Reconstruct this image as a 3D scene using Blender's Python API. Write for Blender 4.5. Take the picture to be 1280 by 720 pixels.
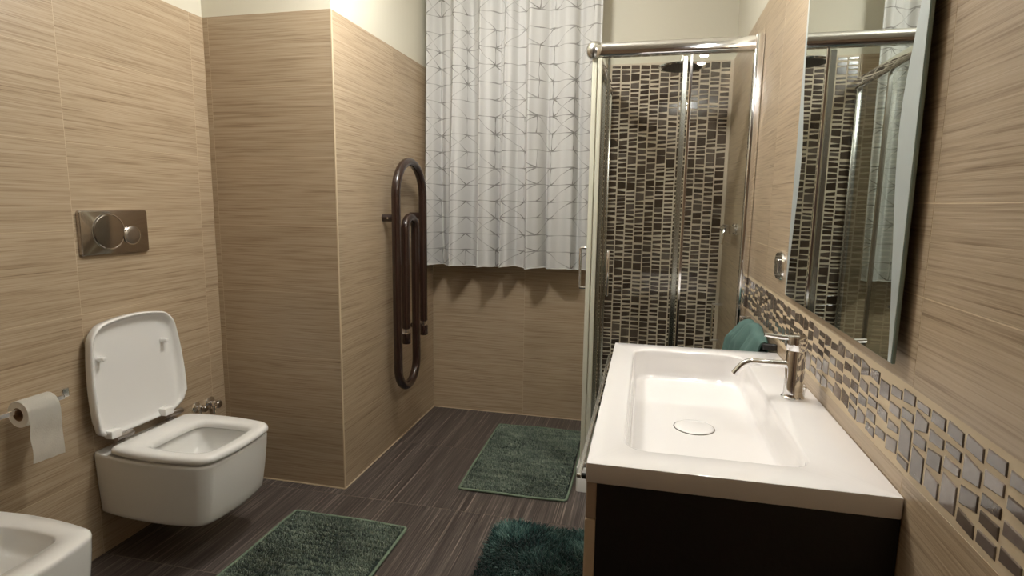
import bpy, bmesh, math, random
from math import sin, cos, pi, radians, sqrt
from mathutils import Vector, Matrix
random.seed(7)
for o in list(bpy.data.objects):
    bpy.data.objects.remove(o)
SC = bpy.context.scene
COL = SC.collection

# ------------------------------------------------------------------ camera
F_PX, YAW, PITCH, ROLL = 720.97, 0.22758, 0.144215, 0.01338
fw = Vector((-sin(YAW) * cos(PITCH), cos(YAW) * cos(PITCH), -sin(PITCH)))
rr = Vector((cos(YAW), sin(YAW), 0))
uu = rr.cross(fw)
r2 = cos(ROLL) * rr + sin(ROLL) * uu
u2 = -sin(ROLL) * rr + cos(ROLL) * uu
cam = bpy.data.cameras.new('camera')
co = bpy.data.objects.new('camera', cam)
COL.objects.link(co)
cam.sensor_fit = 'HORIZONTAL'
cam.sensor_width = 36
cam.lens = F_PX * 36 / 1280
cam.clip_start = 0.02
M = Matrix((r2, u2, -fw)).transposed().to_4x4()
M.translation = (0, 0, 1.33)
co.matrix_world = M
SC.camera = co

# ------------------------------------------------------------------ world, exposure, lamp power
W = bpy.data.worlds.new('world')
SC.world = W
W.use_nodes = True
W.node_tree.nodes['Background'].inputs[0].default_value = (1.0, 0.93, 0.85, 1)
W.node_tree.nodes['Background'].inputs[1].default_value = 0.05
SC.view_settings.view_transform = 'Standard'
SC.view_settings.look = 'None'
SC.view_settings.exposure = 0.58
SC.view_settings.gamma = 1
SC.view_settings.use_curve_mapping = False
CEIL_BULB = 260.0     # emission strength of each bulb of the ceiling lamp
MIRROR_BULB = 340.0    # emission strength of each bulb of the lamp above the mirror
BULB_COL = (1.0, 0.985, 0.955)

# ------------------------------------------------------------------ layout (metres)
XL, XC, YC, YB, XR = -1.948, -1.321, 2.298, 3.458, 0.42
YF, ZC = -1.0, 2.72
YS, XS = 2.563, -0.253
TILE_TOP = 2.125
TT = 0.009            # tile thickness

# ------------------------------------------------------------------ materials
def S(r, g, b):
    f = lambda c: ((c / 255 + 0.055) / 1.055) ** 2.4 if c > 10 else c / 255 / 12.92
    return (f(r), f(g), f(b), 1)

def new_mat(name):
    m = bpy.data.materials.new(name)
    m.use_nodes = True
    nt = m.node_tree
    b = nt.nodes['Principled BSDF']
    return m, nt, b

def simple(name, col, rough=0.5, metal=0.0, coat=0.0, spec=0.5, emit=0, bump=None, sss=0):
    m, nt, b = new_mat(name)
    b.inputs['Base Color'].default_value = col
    b.inputs['Roughness'].default_value = rough
    b.inputs['Metallic'].default_value = metal
    b.inputs['Coat Weight'].default_value = coat
    b.inputs['Coat Roughness'].default_value = 0.04
    b.inputs['Specular IOR Level'].default_value = spec
    if emit:
        b.inputs['Emission Color'].default_value = (*BULB_COL, 1)
        b.inputs['Emission Strength'].default_value = emit
    if bump:
        sc, st = bump
        n = nt.nodes.new('ShaderNodeTexNoise')
        n.inputs['Scale'].default_value = sc
        n.inputs['Detail'].default_value = 4
        tc = nt.nodes.new('ShaderNodeNewGeometry')
        nt.links.new(tc.outputs['Position'], n.inputs['Vector'])
        bp = nt.nodes.new('ShaderNodeBump')
        bp.inputs['Strength'].default_value = st
        bp.inputs['Distance'].default_value = 0.002
        nt.links.new(n.outputs['Fac'], bp.inputs['Height'])
        nt.links.new(bp.outputs['Normal'], b.inputs['Normal'])
    return m

class NB:
    """small node builder"""
    def __init__(s, nt):
        s.nt = nt
    def link(s, v, sock):
        if isinstance(v, (int, float)):
            sock.default_value = v
        else:
            s.nt.links.new(v, sock)
    def math(s, op, a, b=0.0, c=None, clamp=False):
        n = s.nt.nodes.new('ShaderNodeMath')
        n.operation = op
        n.use_clamp = clamp
        s.link(a, n.inputs[0]); s.link(b, n.inputs[1])
        if c is not None:
            s.link(c, n.inputs[2])
        return n.outputs[0]
    def comb(s, x, y, z):
        n = s.nt.nodes.new('ShaderNodeCombineXYZ')
        s.link(x, n.inputs[0]); s.link(y, n.inputs[1]); s.link(z, n.inputs[2])
        return n.outputs[0]
    def sep(s, v):
        n = s.nt.nodes.new('ShaderNodeSeparateXYZ')
        s.nt.links.new(v, n.inputs[0])
        return n.outputs
    def noise(s, vec, scale=1.0, detail=2.0, rough=0.5):
        n = s.nt.nodes.new('ShaderNodeTexNoise')
        n.inputs['Scale'].default_value = scale
        n.inputs['Detail'].default_value = detail
        n.inputs['Roughness'].default_value = rough
        s.nt.links.new(vec, n.inputs['Vector'])
        return n.outputs['Fac']
    def ramp(s, f, stops):
        n = s.nt.nodes.new('ShaderNodeValToRGB')
        e = n.color_ramp.elements
        while len(e) < len(stops):
            e.new(0.5)
        for el, (p, c) in zip(e, stops):
            el.position = p; el.color = c
        s.nt.links.new(f, n.inputs[0])
        return n.outputs[0]
    def mix(s, f, a, b, mode='MIX'):
        n = s.nt.nodes.new('ShaderNodeMix')
        n.data_type = 'RGBA'
        n.blend_type = mode
        s.link(f, n.inputs[0])
        for v, k in ((a, 6), (b, 7)):
            if isinstance(v, tuple):
                n.inputs[k].default_value = v
            else:
                s.nt.links.new(v, n.inputs[k])
        return n.outputs[2]
    def bump(s, h, strength, dist=0.001):
        n = s.nt.nodes.new('ShaderNodeBump')
        n.inputs['Strength'].default_value = strength
        n.inputs['Distance'].default_value = dist
        s.nt.links.new(h, n.inputs['Height'])
        return n.outputs[0]

def streak_tile(name, floor, stops, rough, stops2=None):
    m, nt, b = new_mat(name)
    nb = NB(nt)
    g = nt.nodes.new('ShaderNodeNewGeometry')
    oi = nt.nodes.new('ShaderNodeObjectInfo')
    p = nb.sep(g.outputs['Position'])
    rnd = nb.math('MULTIPLY', oi.outputs['Random'], 37.0)
    if floor:
        across = p[0]; along = p[1]
    else:
        across = p[2]; along = nb.math('ADD', p[0], p[1])
    wob = nb.noise(nb.comb(nb.math('MULTIPLY', along, 3.0), rnd, nb.math('MULTIPLY', across, 8.0)), 1.0, 1.0)
    across2 = nb.math('ADD', across, nb.math('MULTIPLY', wob, 0.008 if not floor else 0.003))
    fine = nb.noise(nb.comb(nb.math('MULTIPLY', along, 4.5 if not floor else 3.0), rnd, nb.math('MULTIPLY', across2, 330.0)), 1.0, 3.0, 0.65)
    med = nb.noise(nb.comb(nb.math('MULTIPLY', along, 2.8 if not floor else 2.0), rnd, nb.math('MULTIPLY', across2, 150.0)), 1.0, 2.0, 0.6)
    f = nb.math('ADD', nb.math('MULTIPLY', fine, 0.55), nb.math('MULTIPLY', med, 0.45))
    col = nb.ramp(f, stops)
    # a small tone shift from tile to tile and soft clouding
    cloud = nb.noise(nb.comb(nb.math('MULTIPLY', along, 2.0), rnd, nb.math('MULTIPLY', across, 2.0)), 1.5, 2.0)
    k = nb.math('ADD', nb.math('MULTIPLY', oi.outputs['Random'], 0.05), nb.math('MULTIPLY', cloud, 0.14))
    k = nb.math('ADD', k, 0.89)
    hs = nt.nodes.new('ShaderNodeHueSaturation')
    nt.links.new(k, hs.inputs['Value'])
    nt.links.new(col, hs.inputs['Color'])
    nt.links.new(hs.outputs[0], b.inputs['Base Color'])
    nt.links.new(nb.bump(f, 0.5 if not floor else 0.35, 0.0012), b.inputs['Normal'])
    b.inputs['Roughness'].default_value = rough
    b.inputs['Specular IOR Level'].default_value = 0.45
    return m

M_TILE = streak_tile('beige_streaked_tile', False,
    [(0.32, S(130, 108, 84)), (0.41, S(160, 139, 113)), (0.50, S(178, 158, 131)), (0.66, S(190, 172, 147))], 0.36)
M_FLOOR = streak_tile('dark_streaked_floor_tile', True,
    [(0.38, S(54, 48, 45)), (0.50, S(80, 72, 68)), (0.58, S(102, 93, 88)), (0.66, S(162, 150, 140))], 0.36)
M_PLASTER = simple('cream_wall_paint', S(212, 207, 190), 0.75, bump=(60, 0.2))
M_CEIL = simple('white_ceiling_paint', S(240, 236, 224), 0.8)
M_GROUT = simple('beige_grout', S(206, 192, 173), 0.8, bump=(200, 0.3))
M_GROUTW = simple('light_joint_filler', S(206, 188, 158), 0.7)
M_FGROUT = simple('floor_joint_grout', S(132, 120, 110), 0.8)
M_CERAMIC = simple('white_glazed_ceramic', S(236, 235, 231), 0.12, coat=0.5, spec=0.5)
M_BASIN = simple('glossy_white_basin', S(240, 236, 233), 0.10, coat=0.6)
M_PLASTIC = simple('white_seat_plastic', S(240, 239, 236), 0.22, coat=0.2)
M_CHROME = simple('chrome', (0.90, 0.90, 0.91, 1), 0.07, metal=1.0)
M_SATIN = simple('satin_aluminium', (0.62, 0.61, 0.58, 1), 0.25, metal=1.0)
M_PLATE = simple('polished_steel_plate', (0.50, 0.46, 0.43, 1), 0.12, metal=1.0)
M_PLATE2 = simple('brushed_steel_button', (0.50, 0.46, 0.43, 1), 0.30, metal=1.0)
M_SEAL = simple('milky_plastic_seal', S(206, 204, 186), 0.35)
M_BROWN = simple('dark_brown_enamel', S(48, 30, 24), 0.22, coat=0.5)
M_BLACK = simple('dark_wenge_laminate', S(22, 16, 14), 0.45, bump=(90, 0.3))
M_TAUPE = simple('glossy_taupe_lacquer', S(232, 214, 188), 0.16, coat=0.4)
M_TAUPE2 = simple('glossy_grey_brown_lacquer', S(190, 172, 154), 0.16, coat=0.4)
M_RUBBER = simple('black_plastic', S(20, 20, 20), 0.4)
M_MIRROR = simple('mirror_silver', (0.80, 0.85, 0.82, 1), 0.0, metal=1.0)
M_FROST = simple('frosted_mirror_glass', (0.62, 0.68, 0.67, 1), 0.30, metal=0.45)
M_GEDGE = simple('green_glass_edge', S(140, 160, 152), 0.15, coat=0.3)
M_PAPER = simple('toilet_paper', S(238, 234, 224), 0.9, bump=(260, 0.5))
M_CARD = simple('cardboard_core', S(150, 120, 90), 0.9)
M_BULBC = simple('lit_bulb', (1, 1, 1, 1), 0.5, emit=CEIL_BULB)
M_BULBM = simple('lit_bulb_mirror_lamp', (1, 1, 1, 1), 0.5, emit=MIRROR_BULB)
M_WOODD = simple('door_white_lacquer', S(228, 222, 208), 0.4)
M_DOOR = simple('dark_low_bounce_veneer', S(84, 58, 42), 0.45)
M_DARKIN = simple('drain_dark', S(60, 58, 55), 0.4)
M_ROD = simple('white_curtain_rod', S(225, 222, 212), 0.4)

def glass(name, tint, ior=1.45):
    m = bpy.data.materials.new(name)
    m.use_nodes = True
    nt = m.node_tree
    nt.nodes.clear()
    out = nt.nodes.new('ShaderNodeOutputMaterial')
    mx = nt.nodes.new('ShaderNodeMixShader')
    tr = nt.nodes.new('ShaderNodeBsdfTransparent')
    gl = nt.nodes.new('ShaderNodeBsdfGlossy')
    fr = nt.nodes.new('ShaderNodeFresnel')
    fr.inputs['IOR'].default_value = ior
    tr.inputs[0].default_value = tint
    gl.inputs['Roughness'].default_value = 0.0
    # reflect on entry faces only: a pane seen from its inner face would otherwise count as total reflection
    g = nt.nodes.new('ShaderNodeNewGeometry')
    nb = NB(nt)
    fr2 = nb.math('MULTIPLY', nb.math('MULTIPLY', fr.outputs[0], 1.5), nb.math('SUBTRACT', 1.0, g.outputs['Backfacing']), clamp=True)
    nt.links.new(fr2, mx.inputs[0])
    nt.links.new(tr.outputs[0], mx.inputs[1])
    nt.links.new(gl.outputs[0], mx.inputs[2])
    nt.links.new(mx.outputs[0], out.inputs[0])
    return m
M_GLASS = glass('clear_shower_glass', (0.965, 0.98, 0.965, 1))

def mosaic_mat(name, stops):
    m, nt, b = new_mat(name)
    nb = NB(nt)
    g = nt.nodes.new('ShaderNodeNewGeometry')
    oi = nt.nodes.new('ShaderNodeObjectInfo')
    # one tone per piece: per object for parts, per island in the joined ones
    f = nb.math('FRACT', nb.math('ADD', oi.outputs['Random'], g.outputs['Random Per Island']))
    c = nb.ramp(f, stops)
    n = nb.noise(g.outputs['Position'], 90.0, 3.0)
    c = nb.mix(nb.math('MULTIPLY', n, 0.35), c, tuple(x * 0.5 for x in stops[0][1][:3]) + (1,))
    nt.links.new(c, b.inputs['Base Color'])
    nt.links.new(nb.bump(n, 0.12, 0.001), b.inputs['Normal'])
    b.inputs['Roughness'].default_value = 0.16
    b.inputs['Specular IOR Level'].default_value = 0.7
    b.inputs['Coat Weight'].default_value = 0.3
    return m
M_MOS_S = mosaic_mat('dark_brown_mosaic_glass', [(0.0, S(60, 48, 39)), (0.4, S(80, 67, 57)), (0.75, S(96, 83, 73)), (1.0, S(112, 102, 94))])
M_MOS_B = mosaic_mat('mauve_brown_mosaic_glass', [(0.0, S(84, 70, 60)), (0.4, S(106, 93, 83)), (0.75, S(122, 109, 99)), (0.95, S(152, 139, 130))])

def curtain_mat():
    m, nt, b = new_mat('white_star_print_curtain')
    nb = NB(nt)
    uv = nt.nodes.new('ShaderNodeUVMap')
    p = nb.sep(uv.outputs[0])
    wob = nb.noise(nb.comb(nb.math('MULTIPLY', p[0], 9.0), nb.math('MULTIPLY', p[1], 9.0), 0.0), 1.0, 1.0)
    wv = nb.math('MULTIPLY', nb.math('SUBTRACT', wob, 0.5), 0.10)
    u = nb.math('ADD', nb.math('DIVIDE', p[0], 0.135), wv)
    v = nb.math('ADD', nb.math('DIVIDE', p[1], 0.096), wv)
    cu = nb.math('FLOOR', u); cv = nb.math('FLOOR', v)
    fu = nb.math('SUBTRACT', u, cu); fv = nb.math('SUBTRACT', v, cv)
    def rnd(seed):
        n = nt.nodes.new('ShaderNodeTexWhiteNoise')
        n.noise_dimensions = '3D'
        nt.links.new(nb.comb(cu, cv, float(seed)), n.inputs['Vector'])
        return n.outputs['Value']
    def line(d, width):          # 1 on the line, 0 off it
        return nb.math('SUBTRACT', 1.0, nb.math('DIVIDE', nb.math('ABSOLUTE', d), width), clamp=True)
    # distance from the nearest crossing, to make strokes heavier at the stars
    du = nb.math('SUBTRACT', 0.5, nb.math('ABSOLUTE', nb.math('SUBTRACT', fu, 0.5)))
    dv = nb.math('SUBTRACT', 0.5, nb.math('ABSOLUTE', nb.math('SUBTRACT', fv, 0.5)))
    dist = nb.math('SQRT', nb.math('ADD', nb.math('MULTIPLY', du, du), nb.math('MULTIPLY', dv, dv)))
    w = nb.math('ADD', 0.019, nb.math('MULTIPLY', nb.math('SUBTRACT', 0.30, dist, clamp=True), 0.11))
    dh = dv
    h = line(dh, w)
    vert = nb.math('MULTIPLY', line(du, w), nb.math('GREATER_THAN', rnd(1), 0.72))
    near = nb.math('SUBTRACT', 1.35, nb.math('MULTIPLY', dist, 1.4), clamp=True)
    d1 = nb.math('MULTIPLY', line(nb.math('MULTIPLY', nb.math('SUBTRACT', fu, fv), 0.707), w), nb.math('GREATER_THAN', rnd(2), 0.50))
    d2 = nb.math('MULTIPLY', line(nb.math('MULTIPLY', nb.math('SUBTRACT', nb.math('ADD', fu, fv), 1.0), 0.707), w), nb.math('GREATER_THAN', rnd(3), 0.50))
    mx = nb.math('MAXIMUM', nb.math('MAXIMUM', h, vert), nb.math('MAXIMUM', d1, d2))
    fade = nb.math('ADD', 0.55, nb.math('MULTIPLY', rnd(4), 0.45))
    ink = nb.math('MULTIPLY', nb.math('MULTIPLY', nb.math('MINIMUM', nb.math('MULTIPLY', mx, 2.4), 1.0), fade), near)
    weave = nb.noise(nb.comb(nb.math('MULTIPLY', p[0], 700.0), nb.math('MULTIPLY', p[1], 700.0), 0.0), 1.0, 1.0)
    base = nb.mix(nb.math('MULTIPLY', weave, 0.25), S(218, 217, 214), S(196, 195, 193))
    col = nb.mix(nb.math('MULTIPLY', ink, 0.82), base, S(100, 96, 90))
    nt.links.new(col, b.inputs['Base Color'])
    b.inputs['Roughness'].default_value = 0.85
    nt.links.new(nb.bump(weave, 0.15, 0.0005), b.inputs['Normal'])
    # thin cloth lets some light through
    tl = nt.nodes.new('ShaderNodeBsdfTranslucent')
    nt.links.new(col, tl.inputs[0])
    mxs = nt.nodes.new('ShaderNodeMixShader')
    mxs.inputs[0].default_value = 0.18
    nt.links.new(b.outputs[0], mxs.inputs[1])
    nt.links.new(tl.outputs[0], mxs.inputs[2])
    nt.links.new(mxs.outputs[0], nt.nodes['Material Output'].inputs[0])
    return m
M_CURT = curtain_mat()

def pile_mat(name, stops, scale=(9, 9), rough=0.95):
    m, nt, b = new_mat(name)
    nb = NB(nt)
    g = nt.nodes.new('ShaderNodeNewGeometry')
    p = nb.sep(g.outputs['Position'])
    big = nb.noise(nb.comb(nb.math('MULTIPLY', p[0], scale[0]), nb.math('MULTIPLY', p[1], scale[1]), 0.0), 1.0, 3.0, 0.6)
    f = nb.math('ADD', nb.math('MULTIPLY', big, 0.75), nb.math('MULTIPLY', g.outputs['Random Per Island'], 0.25))
    nt.links.new(nb.ramp(f, stops), b.inputs['Base Color'])
    b.inputs['Roughness'].default_value = rough
    b.inputs['Specular IOR Level'].default_value = 0.2
    b.inputs['Sheen Weight'].default_value = 0.3
    return m
M_MAT = pile_mat('grey_green_chenille', [(0.25, S(60, 72, 66)), (0.45, S(98, 111, 99)), (0.6, S(122, 134, 118)), (0.8, S(148, 158, 140))], (7, 30))
M_MATB = simple('grey_green_binding', S(112, 128, 108), 0.9, bump=(300, 0.5))
M_MATD = simple('dark_green_backing', S(38, 50, 44), 0.95)
M_SHAG = pile_mat('dark_teal_shag', [(0.30, S(12, 34, 34)), (0.45, S(28, 62, 60)), (0.56, S(66, 104, 98)), (0.70, S(120, 152, 143))], (7, 9))
M_TOWEL = simple('teal_terry_cloth', S(84, 112, 105), 0.95, bump=(420, 1.0))

# ------------------------------------------------------------------ object helpers
ORG = {}

def tag(o, label=None, cat=None, group=None, kind=None):
    if label: o['label'] = label
    if cat: o['category'] = cat
    if group: o['group'] = group
    if kind: o['kind'] = kind
    return o

def empty(name, loc, label=None, cat=None, group=None):
    o = bpy.data.objects.new(name, None)
    COL.objects.link(o)
    o.empty_display_size = 0.05
    o.location = loc
    ORG[o.name] = Vector(loc)
    return tag(o, label, cat, group)

def link_mesh(name, me, mat, parent, org):
    if mat and not me.materials:
        me.materials.append(mat)
    o = bpy.data.objects.new(name, me)
    COL.objects.link(o)
    ORG[o.name] = Vector(org)
    if parent is not None:
        o.parent = parent
        o.location = Vector(org) - ORG[parent.name]
    else:
        o.location = org
    return o

def obj(name, bm, mat, parent=None, smooth=False, angle=40, label=None):
    """bm holds world coordinates; the object's origin goes to its centre"""
    bm.normal_update()
    xs = [v.co for v in bm.verts]
    lo = Vector((min(v.x for v in xs), min(v.y for v in xs), min(v.z for v in xs)))
    hi = Vector((max(v.x for v in xs), max(v.y for v in xs), max(v.z for v in xs)))
    org = (lo + hi) / 2
    if parent is None:
        org.z = lo.z
    bmesh.ops.translate(bm, verts=bm.verts, vec=-org)
    me = bpy.data.meshes.new(name)
    bm.to_mesh(me)
    bm.free()
    if smooth:
        for p in me.polygons:
            p.use_smooth = True
        me.set_sharp_from_angle(angle=radians(angle))
    o = link_mesh(name, me, mat, parent, org)
    if label: o['label'] = label
    return o

def add_box(bm, x0, x1, y0, y1, z0, z1, bev=0.0, seg=1):
    t = bmesh.new()
    r = bmesh.ops.create_cube(t, size=1.0)
    for v in t.verts:
        v.co = Vector(((x0 + x1) / 2 + v.co.x * (x1 - x0), (y0 + y1) / 2 + v.co.y * (y1 - y0), (z0 + z1) / 2 + v.co.z * (z1 - z0)))
    if bev:
        bmesh.ops.bevel(t, geom=list(t.edges), offset=bev, segments=seg, profile=0.5, affect='EDGES', clamp_overlap=True)
    merge(bm, t)
    return bm

def merge(bm, t):
    me = bpy.data.meshes.new('tmp')
    t.to_mesh(me); t.free()
    bm.from_mesh(me)
    bpy.data.meshes.remove(me)

def box(*a, **k):
    return add_box(bmesh.new(), *a, **k)

def add_sweep(bm, pts, r, n=14, caps=True):
    pts = [Vector(p) for p in pts]
    rs = r if isinstance(r, (list, tuple)) else [r] * len(pts)
    rings = []
    nrm = None
    for i, p in enumerate(pts):
        if i == 0: t = pts[1] - pts[0]
        elif i == len(pts) - 1: t = pts[-1] - pts[-2]
        else: t = (pts[i + 1] - p).normalized() + (p - pts[i - 1]).normalized()
        t.normalize()
        if nrm is None:
            a = Vector((0, 0, 1)) if abs(t.z) < 0.9 else Vector((1, 0, 0))
            nrm = t.cross(a).normalized()
        else:
            nrm = (nrm - t * nrm.dot(t)).normalized()
        bn = t.cross(nrm)
        rings.append([bm.verts.new(p + (nrm * cos(2 * pi * k / n) + bn * sin(2 * pi * k / n)) * rs[i]) for k in range(n)])
    for a, b in zip(rings, rings[1:]):
        for k in range(n):
            bm.faces.new((a[k], a[(k + 1) % n], b[(k + 1) % n], b[k]))
    if caps:
        bm.faces.new(rings[0][::-1]); bm.faces.new(rings[-1])
    bmesh.ops.recalc_face_normals(bm, faces=bm.faces)
    return bm

def sweep(*a, **k):
    return add_sweep(bmesh.new(), *a, **k)

def add_lathe(bm, prof, origin, axis='z', n=32):
    """prof: (radius, height) pairs from one end to the other; closed where radius is 0"""
    O = Vector(origin)
    def P(r, h, a):
        c, s = r * cos(a), r * sin(a)
        if axis == 'z': return O + Vector((c, s, h))
        if axis == 'x': return O + Vector((h, c, s))
        return O + Vector((c, h, s))
    rings = []
    for r, h in prof:
        if r < 1e-6: rings.append([bm.verts.new(P(0, h, 0))])
        else: rings.append([bm.verts.new(P(r, h, 2 * pi * k / n)) for k in range(n)])
    for a, b in zip(rings, rings[1:]):
        for k in range(n):
            k2 = (k + 1) % n
            if len(a) == 1 and len(b) > 1: bm.faces.new((a[0], b[k], b[k2]))
            elif len(b) == 1 and len(a) > 1: bm.faces.new((a[k], a[k2], b[0]))
            elif len(a) > 1: bm.faces.new((a[k], a[k2], b[k2], b[k]))
    bmesh.ops.recalc_face_normals(bm, faces=bm.faces)
    return bm

def lathe(*a, **k):
    return add_lathe(bmesh.new(), *a, **k)

def loft(rings, cap0=True, cap1=True, closed=True):
    bm = bmesh.new()
    R = [[bm.verts.new(p) for p in r] for r in rings]
    n = len(rings[0])
    for a, b in zip(R, R[1:]):
        for k in range(n if closed else n - 1):
            k2 = (k + 1) % n
            bm.faces.new((a[k], a[k2], b[k2], b[k]))
    if cap0: bm.faces.new(R[0][::-1])
    if cap1: bm.faces.new(R[-1])
    bmesh.ops.recalc_face_normals(bm, faces=bm.faces)
    return bm

def rrect(x0, x1, y0, y1, rad, bow=(0, 0, 0, 0), seg=8, side=8):
    """closed outline; rad = (x1y0, x1y1, x0y1, x0y0) corner radii, bow = outward bow of (+x, +y, -x, -y) sides"""
    cx, cy, hx, hy = (x0 + x1) / 2, (y0 + y1) / 2, (x1 - x0) / 2, (y1 - y0) / 2
    cs = [(x1 - rad[0], y0 + rad[0], rad[0], -90), (x1 - rad[1], y1 - rad[1], rad[1], 0),
          (x0 + rad[2], y1 - rad[2], rad[2], 90), (x0 + rad[3], y0 + rad[3], rad[3], 180)]
    pts = []
    for i, (ax, ay, r, a0) in enumerate(cs):
        arc = [(ax + r * cos(radians(a0 + 90 * k / seg)), ay + r * sin(radians(a0 + 90 * k / seg))) for k in range(seg + 1)]
        pts += arc
        bx, by, br, b0 = cs[(i + 1) % 4]
        e = (bx + br * cos(radians(b0)), by + br * sin(radians(b0)))
        for k in range(1, side):
            t = k / side
            pts.append((arc[-1][0] * (1 - t) + e[0] * t, arc[-1][1] * (1 - t) + e[1] * t))
    out = []
    for x, y in pts:
        u, v = (x - cx) / hx, (y - cy) / hy
        dx = (bow[0] * max(u, 0) ** 3 - bow[2] * max(-u, 0) ** 3) * (1 - v * v)
        dy = (bow[1] * max(v, 0) ** 3 - bow[3] * max(-v, 0) ** 3) * (1 - u * u)
        out.append((x + dx, y + dy))
    return out

def at_z(o2, z):
    return [(x, y, z) for x, y in o2]

def inset2(o2, d):
    """scale an outline towards its centre by about d metres"""
    xs = [p[0] for p in o2]; ys = [p[1] for p in o2]
    cx, cy = (min(xs) + max(xs)) / 2, (min(ys) + max(ys)) / 2
    hx, hy = (max(xs) - min(xs)) / 2, (max(ys) - min(ys)) / 2
    return [(cx + (x - cx) * (hx - d) / hx, cy + (y - cy) * (hy - d) / hy) for x, y in o2]

# ================================================================== ROOM
PT = 0.15
def plaster(name, *b):
    o = obj(name, box(*b), M_PLASTER)
    return tag(o, kind='structure')
w_left = plaster('wall_left', XL - TT - PT, XL - TT, YF, YB + PT, 0, ZC)
w_right = plaster('wall_right', XR + TT, XR + TT + PT, YF, YB + PT, 0, ZC)
w_back = plaster('wall_back', XL - TT, XR + TT, YB + TT, YB + TT + PT, 0, ZC)
w_col = plaster('wall_column', XL - TT, XC - TT, YC + TT, YB + TT, 0, ZC)
w_front = obj('wall_front', box(XL - TT - PT, XR + TT + PT, YF - PT, YF, 0, ZC), simple('brown_low_bounce_paint', S(140, 116, 92), 0.8))  # unseen wall, its brown made dark to limit bounce onto the vanity
tag(w_front, kind='structure')
ceil = tag(obj('ceiling', box(XL - 0.2, XR + 0.2, YF - PT, YB + 0.2, ZC, ZC + 0.1), M_CEIL), kind='structure')
flo = tag(obj('floor', box(XL - 0.2, XR + 0.2, YF - PT, YB + 0.2, -0.12, -0.0006), M_FGROUT), kind='structure')
# unseen door behind the camera, dark tone chosen to cut bounced light
d = tag(obj('door_1', box(-1.35, -0.5, YF, YF + 0.035, 0.0, 2.05, bev=0.004), M_DOOR), kind='structure')
obj('door_handle', add_sweep(lathe([(0, 0), (0.024, 0), (0.024, 0.008), (0, 0.008)], (-0.58, YF + 0.035, 1.02), 'y'),
    [(-0.58, YF + 0.04, 1.02), (-0.58, YF + 0.085, 1.02), (-0.60, YF + 0.095, 1.02), (-0.71, YF + 0.095, 1.02)], 0.008), M_CHROME, d, True)

tile_cache = {}
def tile(parent, name, axis, face, a0, a1, b0, b1, mat, thick, joint=0.0011, bev=0.0005):
    """one tile; axis 'x+' = face looks to +x etc.; a = horizontal span, b = vertical span (or y for floors)"""
    w, h = a1 - a0 - joint, b1 - b0 - joint
    key = (axis, round(w, 4), round(h, 4), mat.name)
    c = ((a0 + a1) / 2, (b0 + b1) / 2)
    if axis[0] == 'x':
        sx = face - thick / 2 if axis == 'x+' else face + thick / 2
        org = Vector((sx, c[0], c[1])); dim = (thick, w, h)
    elif axis[0] == 'y':
        org = Vector((c[0], face + thick / 2, c[1])); dim = (w, thick, h)
    else:
        org = Vector((c[0], c[1], face - thick / 2)); dim = (w, h, thick)
    if key not in tile_cache:
        bm = box(-dim[0] / 2, dim[0] / 2, -dim[1] / 2, dim[1] / 2, -dim[2] / 2, dim[2] / 2, bev=bev)
        me = bpy.data.meshes.new(name)
        bm.to_mesh(me); bm.free()
        tile_cache[key] = me
    return link_mesh(name, tile_cache[key], mat, parent, org)

ROWS = [0.0, 0.32, 0.62, 0.92, 1.22, 1.52, 1.82, TILE_TOP]
def spans(a, b, first, step):
    """joint positions first + k*step clipped to a..b"""
    k = math.ceil((a - first) / step)
    js = [a]
    while first + k * step < b - 0.012:
        if first + k * step > a + 0.012: js.append(first + k * step)
        k += 1
    return list(zip(js, js[1:] + [b]))

for a0, a1 in spans(YF, YC, 1.62, 0.60):
    for b0, b1 in zip(ROWS, ROWS[1:]): tile(w_left, 'wall_tile', 'x+', XL, a0, a1, b0, b1, M_TILE, TT)
for a0, a1 in spans(XL, XC, XC - 0.6, 0.60):
    for b0, b1 in zip(ROWS, ROWS[1:]): tile(w_col, 'wall_tile', 'y-', YC, a0, a1, b0, b1, M_TILE, TT)
for a0, a1 in spans(YC + TT, YB, YC + 0.6, 0.60):
    for b0, b1 in zip(ROWS, ROWS[1:]): tile(w_col, 'wall_tile', 'x+', XC, a0, a1, b0, b1, M_TILE, TT)
for a0, a1 in spans(XC, XS + 0.01, XC + 0.6, 0.60):
    for b0, b1 in zip(ROWS, ROWS[1:]): tile(w_back, 'wall_tile', 'y-', YB, a0, a1, b0, b1, M_TILE, TT)
BZ0, BZ1 = 0.908, 1.051
for rows in ([0.0, 0.308, 0.608, BZ0], [BZ1, 1.196, 1.34, 1.64, 1.94, TILE_TOP]):
    for a0, a1 in spans(YF, YB, 0.40, 0.60):
        for b0, b1 in zip(rows, rows[1:]): tile(w_right, 'wall_tile', 'x-', XR, a0, a1, b0, b1, M_TILE, TT)
# joint filler behind the tiles
for w, b in ((w_left, (XL - TT, XL - 0.0003, YF, YC, 0, TILE_TOP - 0.001)), (w_col, (XL, XC - 0.0003, YC + 0.0003, YB, 0, TILE_TOP - 0.001)),
             (w_back, (XC, XS + 0.01, YB + 0.0003, YB + TT, 0, TILE_TOP - 0.001)), (w_right, (XR + 0.0003, XR + TT, YF, YB, 0, TILE_TOP - 0.001))):
    obj('joint_filler', box(*b), M_GROUTW, w)
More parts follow.
